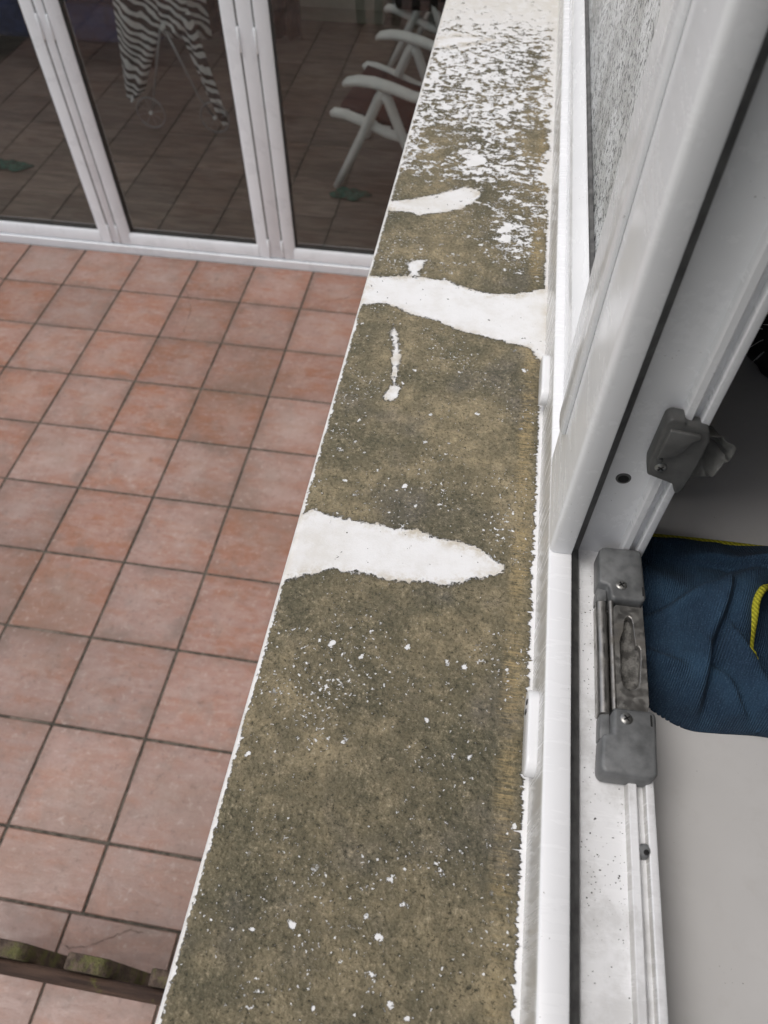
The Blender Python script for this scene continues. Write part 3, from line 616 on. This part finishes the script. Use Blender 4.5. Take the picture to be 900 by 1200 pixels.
# ------------------------------------------------------------------ conservatory: shell and folding doors
cons = tag(empty('conservatory', (-2.6, 5.4, 0)), 'dim conservatory room behind the white folding doors', 'conservatory')
mb = MB(); mb.box(-5.8, -5.601, 3.42, 7.6, -.03, 2.6); mb.box(-5.6, .15, 7.401, 7.6, -.03, 2.6); mb.box(.0, .15, 3.545, 7.4, -.03, 2.6); ch(mb, 'wall', 'room_paint', cons, None, False)
mb = MB(); mb.box(-5.9, .15, 3.36, 7.7, 2.601, 2.72); ch(mb, 'roof', 'translucent_roof', cons, None, False)  # unseen roof, made translucent to brighten the room below
YD = 3.418
fr = tag(empty('door_frame', (-2.6, YD, 0)), 'white sill and head frame that holds the glazed folding doors', 'door frame')
mb = MB(); mb.prism([(YD, -.02), (YD, .040), (YD+.003, .043), (YD+.100, .047), (YD+.118, .047), (YD+.118, -.02)], 'x', -5.6, -.002); ch(mb, 'bottom_track', 'door_pvc', fr)
mb = MB(); mb.box(-5.6, -.002, YD, YD+.118, 2.50, 2.60, .003, 1); ch(mb, 'head', 'door_pvc', fr)
mb = MB(); mb.box(-.179, -.1008, YD+.001, YD+.117, .048, 2.499, .003, 1); ch(mb, 'jamb', 'door_pvc', fr)
def leaf(x0, x1, label, hang):
    lf = tag(empty('folding_door', ((x0+x1)/2, YD+.03, .05)), label, 'door', 'leaves of the folding glass doors')
    f0, f1, sw, z0, z1 = YD+.010, YD+.075, .066, .050, 2.496
    g = .014
    mb = MB(); mb.prism([(x0, f0+.003), (x0+.003, f0), (x0+sw-g, f0), (x0+sw, f0+g*.7), (x0+sw, f1), (x0, f1)], 'z', z0, z1); ch(mb, 'stile', 'door_pvc', lf)
    mb = MB(); mb.prism([(x1, f0+.003), (x1-.003, f0), (x1-sw+g, f0), (x1-sw, f0+g*.7), (x1-sw, f1), (x1, f1)], 'z', z0, z1); ch(mb, 'stile', 'door_pvc', lf)
    mb = MB(); mb.prism([(f0+.0006, z0), (f0+.0006, z0+.068-g), (f0+.010, z0+.068), (f1-.001, z0+.068), (f1-.001, z0)], 'x', x0+sw-g*.5, x1-sw+g*.5); ch(mb, 'bottom_rail', 'door_pvc', lf)
    mb = MB(); mb.prism([(f0+.0006, z1-.001), (f0+.0006, z1-.066+g), (f0+.010, z1-.066), (f1-.001, z1-.066), (f1-.001, z1-.001)], 'x', x0+sw-g*.5, x1-sw+g*.5); ch(mb, 'top_rail', 'door_pvc', lf)
    yg = f0+.020; q = .007
    for a in ((x0+sw+.0002, x0+sw+q, z0+.0682, z1-.0665), (x1-sw-q, x1-sw-.0002, z0+.0682, z1-.0665), (x0+sw+q, x1-sw-q, z0+.0682, z0+.0682+q), (x0+sw+q, x1-sw-q, z1-.0665-q, z1-.0665)):
        mb = MB(); mb.box(a[0], a[1], yg-.006, yg+.03, a[2], a[3]); ch(mb, 'gasket', 'rubber', lf, None, False)
    mb = MB(); mb.box(x0+sw+.001, x1-sw-.001, yg+.001, yg+.004, z0+.069, z1-.067); ch(mb, 'glass_pane', 'door_glass', lf, None, False)
H_ = CZ
def fillet(x0, x1, label):
    """slim upright filler strip between two leaves, with its hinge barrels"""
    fp = tag(empty('hinge_strip', ((x0+x1)/2, YD+.02, .05)), label, 'door strip')
    mb = MB(); mb.box(x0, x1, YD+.012, YD+.07, .0505, 2.495, .003, 2); ch(mb, 'strip', 'door_pvc', fp)
    for xx in (x0-.0035, x1+.0035):
        for z in (.11, 1.14, 2.25):
            mb = MB(); mb.lathe([(.003, -.052), (.0062, -.048), (.0062, .048), (.003, .052)], (xx, YD+.0095, z+.0), 'z', 14); ch(mb, 'hinge', 'door_pvc', fp)
        mb = MB(); mb.box(xx-.0042, xx+.0042, YD+.0185, YD+.06, .051, 2.49); ch(mb, 'gap_seal', 'rubber', fp, None, False)
# leaves between the joints seen in the photograph
m1 = (-2.190, -2.001); m2 = (-1.262, -1.046)
def join(m, lab):
    c_ = (m[0]+m[1])/2; hw = (m[1]-m[0])/2-.066-.007; fillet(c_-hw, c_+hw, lab); return c_-hw-.007, c_+hw+.007
a0, a1 = join(m1, 'narrow white strip between the left and middle folding doors'); b0, b1 = join(m2, 'narrow white hinged strip between the middle and right folding doors')
leaf(a1, b0, 'white folding door with the zebra-print trolley behind its glass', True)
leaf(b1, b1+.93, 'white folding door with plastic armchairs behind its glass, beside the sill', True)
leaf(a0-.93, a0, 'white folding door with blue sofa behind its glass, at the left edge', True)
leaf(a0-.93-.95, a0-.95, 'fourth white folding door, left of the one showing the blue sofa', False)

# ------------------------------------------------------------------ things inside the conservatory
def make_chair(label):
    t0 = tag(empty('garden_chair'), label, 'chair', 'white plastic armchairs in the conservatory')
    for y in (0, .66):
        mb = MB(); mb.tube([(.075, y, .612), (.10, y, .628), (.16, y, .640), (.25, y, .640), (.36, y, .622), (.48, y, .592), (.60, y, .580)], [.026, .040, .046, .048, .046, .044, .040], 12, .55); mb.build('armrest', 'white_plastic', t0, 'full')
        mb = MB(); mb.tube([(0, y, .0), (.10, y, .19), (.20, y, .385), (.285, y, .565), (.31, y, .605)], [.030, .034, .038, .042, .038], 10, .75); mb.build('leg', 'white_plastic', t0, 'full')
        mb = MB(); mb.tube([(.30, y, .600), (.335, y, .555), (.42, y, .37), (.52, y, .17), (.61, y, 0)], [.034, .038, .036, .034, .030], 10, .75); mb.build('leg', 'white_plastic', t0, 'full')
        mb = MB(); mb.tube([(-.02, y+.03, .425), (0, y+.03, .437), (.06, y+.03, .434), (.18, y+.03, .405), (.33, y+.03, .355), (.52, y+.03, .325)], [.024, .034, .036, .036, .035, .034], 10, .75); mb.build('seat_rail', 'white_plastic', t0, 'full')
        mb = MB(); mb.tube([(.50, y+.02, .33), (.62, y+.02, .60), (.76, y+.02, .90), (.84, y+.02, 1.06)], [.022, .024, .022, .018], 10, .8); mb.build('back_post', 'white_plastic', t0, 'full')
    for k in range(6):
        x = .02+.085*k; z = .44-.022*k
        mb = MB(); mb.box(x, x+.06, .06, .64, z-.008, z+.006, .004, 1); mb.build('seat_slat', 'white_plastic', t0)
    for k in range(6):
        q = .2+.13*k; x = .50+.34*q; z = .33+.73*q
        mb = MB(); mb.box(x-.008, x+.008, .03, .65, z-.03, z+.03, .004, 1); mb.build('back_slat', 'white_plastic', t0)
    mb = MB(); mb.tube([(.19, 0, .37), (.19, .66, .37)], .012, 8); mb.build('stretcher', 'white_plastic', t0)
    return t0
def copy_tree(o, parent=None):
    c_ = o.copy(); C.objects.link(c_); c_.parent = parent
    for k in list(o.children): copy_tree(k, c_)
    return c_
ch1 = make_chair('white plastic armchair with red seat pad standing nearest the glass door'); ch1.location = (-.992, 4.32, 0); ch1.rotation_euler.z = R(-7)
ch2 = copy_tree(ch1); ch2['label'] = 'white plastic armchair with a black bag on it, behind the first armchair'; ch2.location = (-.93, 5.95, 0); ch2.rotation_euler.z = R(-12)
def pad(x, y, u, v): return None
mb = MB()
mb.grid(lambda u, v: (.03+.47*u, .07+.54*v, .462-.118*u*1.0+.016*math.sin(math.pi*u)*math.sin(math.pi*v)+.004*math.sin(9*u)*math.sin(7*v)), 20, 20)
o = mb.build('seat_cushion', 'red_cloth', None, 'full'); so = o.modifiers.new('s', 'SOLIDIFY'); so.thickness = .03; so.offset = -1
o.location = (-.992, 4.32, .012); o.rotation_euler.z = R(-7); tag(o, 'dark red seat pad on the nearest white armchair', 'cushion')
bgp = tag(empty('bag', (-.55, 6.08, .45)), 'black bag with pale label lying on the rear white armchair', 'bag')
mb = MB(); mb.box(-.86, -.40, 5.84, 6.24, .46, .70, .05, 4); ch(mb, 'body', 'bag_black', bgp, None, 'full')
mb = MB(); mb.box(-.74, -.60, 5.834, 5.8385, .58, .62, .001, 1); ch(mb, 'label_patch', 'bag_label', bgp)
mb = MB(); mb.tube([(-.78, 6.02, .68), (-.74, 6.02, .78), (-.63, 6.02, .82), (-.52, 6.02, .78), (-.48, 6.02, .68)], .012, 8); ch(mb, 'handle', 'bag_black', bgp, None, 'full')

def rag(cx, cy, lx, ly, label, seed):
    def fn(u, v):
        a = u*6.2832; r_ = v*(.62+.38*mnoise.noise(Vector((math.cos(a)*1.6, math.sin(a)*1.6, seed)))+.15*math.sin(5*a+seed))
        x, y = cx+lx*r_*math.cos(a), cy+ly*r_*math.sin(a)
        return (x, y, .004+(1-v*v)*.028*(1+.8*mnoise.noise(Vector((x*30, y*30, seed)))))
    mb = MB(); mb.grid(fn, 48, 12); o = mb.build('green_rag', 'green_plush', None, 'full', (cx, cy, 0)); so = o.modifiers.new('s', 'SOLIDIFY'); so.thickness = .004
    tag(o, label, 'rag', 'green rags on the conservatory floor')
rag(-.885, 4.225, .17, .085, 'ragged green cloth on the brown floor under the chair leg', 2.3)
rag(-3.14, 4.22, .19, .09, 'ragged green cloth on the brown floor at the left edge', 7.1)

# zebra-print cover draped over a two-wheeled trolley
zt = tag(empty('wheeled_trolley', (-2.18, 4.95, 0)), 'wheeled trolley under a black and white zebra-print cover', 'trolley')
def flap(L, Rr, depth, ph):
    def fn(u, v):
        zt_ = [p[1] for p in L]; k = v*(len(L)-1); i = min(int(k), len(L)-2); f = k-i
        a = Vector(L[i]).lerp(Vector(L[i+1]), f); b = Vector(Rr[i]).lerp(Vector(Rr[i+1]), f); p = a.lerp(b, u)
        return (p.x, 4.863+depth*(1-math.sin(math.pi*u))+.014*math.sin(9*u+5*v+ph), p.y)
    return fn
mb = MB()
mb.grid(flap([(-2.44, 1.10), (-2.49, .78), (-2.515, .60), (-2.545, .34), (-2.560, .185), (-2.545, .168)], [(-2.18, 1.10), (-2.19, .78), (-2.20, .62), (-2.325, .415), (-2.430, .225), (-2.500, .170)], .05, 0), 22, 40)
mb.grid(flap([(-2.18, 1.10), (-2.19, .80), (-2.19, .64), (-2.19, .615)], [(-1.98, 1.10), (-2.01, .80), (-2.00, .66), (-2.00, .600)], .03, 2), 16, 22)
mb.grid(flap([(-2.10, .70), (-2.06, .56), (-2.02, .40), (-1.985, .25), (-1.93, .10), (-1.89, .055)], [(-2.00, .72), (-1.965, .56), (-1.935, .42), (-1.895, .26), (-1.865, .11), (-1.862, .06)], .03, 4), 12, 34)
mb.grid(lambda u, v: (-2.44+.46*u, 4.90+.30*v, 1.10+.02*math.sin(3*u)), 10, 8)
mb.grid(lambda u, v: (-2.46+.46*u, 5.20+.015*math.sin(8*u), .45+.65*v), 14, 12)
o = ch(mb, 'zebra_cover', 'zebra', zt, None, 'full'); so = o.modifiers.new('s', 'SOLIDIFY'); so.thickness = .003
mb = MB(); mb.tube([(-2.18, 4.875, .64), (-2.10, 4.875, .42), (-2.03, 4.875, .22), (-1.955, 4.88, .105)], .009, 8); ch(mb, 'bar', 'tube_metal', zt, None, 'full')
mb = MB(); mb.tube([(-2.20, 4.89, .64), (-2.28, 4.89, .42), (-2.396, 4.89, .105)], .009, 8); ch(mb, 'bar', 'tube_metal', zt, None, 'full')
mb = MB(); mb.lathe([(.004, -.012), (.014, -.010), (.016, .004), (.016, .02)], (-2.18, 4.86, .634), 'y', 14); ch(mb, 'hub_cap', 'white_plastic', zt)
for wx in (-2.396, -1.941):
    for wy in (4.863,):
        mb = MB(); pts = [(wx+.098*math.cos(a), wy, .105+.098*math.sin(a)) for a in np.linspace(0, 2*math.pi, 33)]; mb.tube(pts, .007, 8, 1, False); wh = ch(mb, 'wheel', 'tyre_grey', zt, None, 'full')
        mb = MB(); mb.lathe([(.004, -.012), (.012, -.010), (.012, .010)], (wx, wy, .105), 'y', 12); mb.build('hub', 'white_plastic', wh)
        for k in range(8):
            a = k*math.pi/4+.2; mb = MB(); mb.tube([(wx, wy, .105), (wx+.095*math.cos(a), wy, .105+.095*math.sin(a))], .0014, 5); mb.build('spoke', 'tube_metal', wh)

# sofa, curtain and low cabinet in the depth of the room
sf = tag(empty('sofa', (-3.7, 6.2, 0)), 'dark blue fabric sofa far inside the conservatory', 'sofa')
mb = MB(); mb.box(-4.75, -2.62, 5.72, 6.60, .17, .44, .05, 3); ch(mb, 'base', 'blue_sofa', sf, None, 'full')
for x0 in (-4.55, -3.66): mb = MB(); mb.box(x0, x0+.86, 5.68, 6.35, .445, .58, .05, 3); ch(mb, 'seat_cushion', 'blue_sofa', sf, None, 'full')
mb = MB(); mb.box(-4.75, -2.62, 6.36, 6.62, .445, .95, .07, 3); ch(mb, 'backrest', 'blue_sofa', sf, None, 'full')
for x0 in (-4.77, -2.79): mb = MB(); mb.box(x0, x0+.19, 5.70, 6.35, .441, .68, .05, 3); ch(mb, 'armrest', 'blue_sofa', sf, None, 'full')
for x in (-4.65, -2.75):
    for y in (5.80, 6.5): mb = MB(); mb.tube([(x, y, 0), (x, y, .18)], [.02, .028], 10); ch(mb, 'leg', 'old_wood', sf)
mb = MB(); mb.grid(lambda u, v: (-2.52+.85*u, 6.35+.045*math.sin(u*48)+.01*math.sin(v*5), .06+2.4*v), 160, 10)
o = mb.build('curtain', 'brown_curtain', None, 'full', (-2.1, 6.35, 0)); so = o.modifiers.new('s', 'SOLIDIFY'); so.thickness = .003
tag(o, 'dark brown pleated curtain behind the zebra-print trolley', 'curtain')
cb = tag(empty('low_cabinet', (-1.6, 7.0, 0)), 'low cream cabinet at the back of the conservatory', 'cabinet')
mb = MB(); mb.box(-2.6, -1.10, 6.90, 7.39, .0, .74, .006, 2); ch(mb, 'body', 'cream_laminate', cb)
mb = MB(); mb.box(-2.59, -1.86, 6.882, 6.899, .10, .72, .003, 1); ch(mb, 'drawer_front', 'cream_laminate', cb)
mb = MB(); mb.box(-1.85, -1.11, 6.882, 6.899, .10, .72, .003, 1); ch(mb, 'drawer_front', 'cream_laminate', cb)

# ------------------------------------------------------------------ mossy wooden picket panel on the terrace under the sill
pk = tag(empty('picket_panel', (-.6, .03, 0)), 'weathered mossy wooden picket panel at the foot of the wall', 'fence panel')
for k in range(-3, 6):
    x = -.529-.152*k
    if x > -.16: continue
    mb = MB(); zt_ = .985+random.uniform(-.004, .004)
    mb.prism([(x-.038, 0), (x+.038, 0), (x+.038, zt_-.012), (x+.030, zt_), (x-.032, zt_+.002), (x-.038, zt_-.008)], 'y', .028, .054, .003, 2); ch(mb, 'picket', 'mossy_wood', pk)
mb = MB(); mb.box(-1.22, -.14, .012, .0275, .74, .80, .004, 2); ch(mb, 'rail', 'old_wood', pk)
mb = MB(); mb.box(-1.22, -.14, .004, .0275, .905, .960, .008, 3); ch(mb, 'rail', 'old_wood', pk)
mb = MB(); mb.box(-1.22, -.14, .010, .0275, .20, .27, .004, 2); ch(mb, 'rail', 'old_wood', pk)
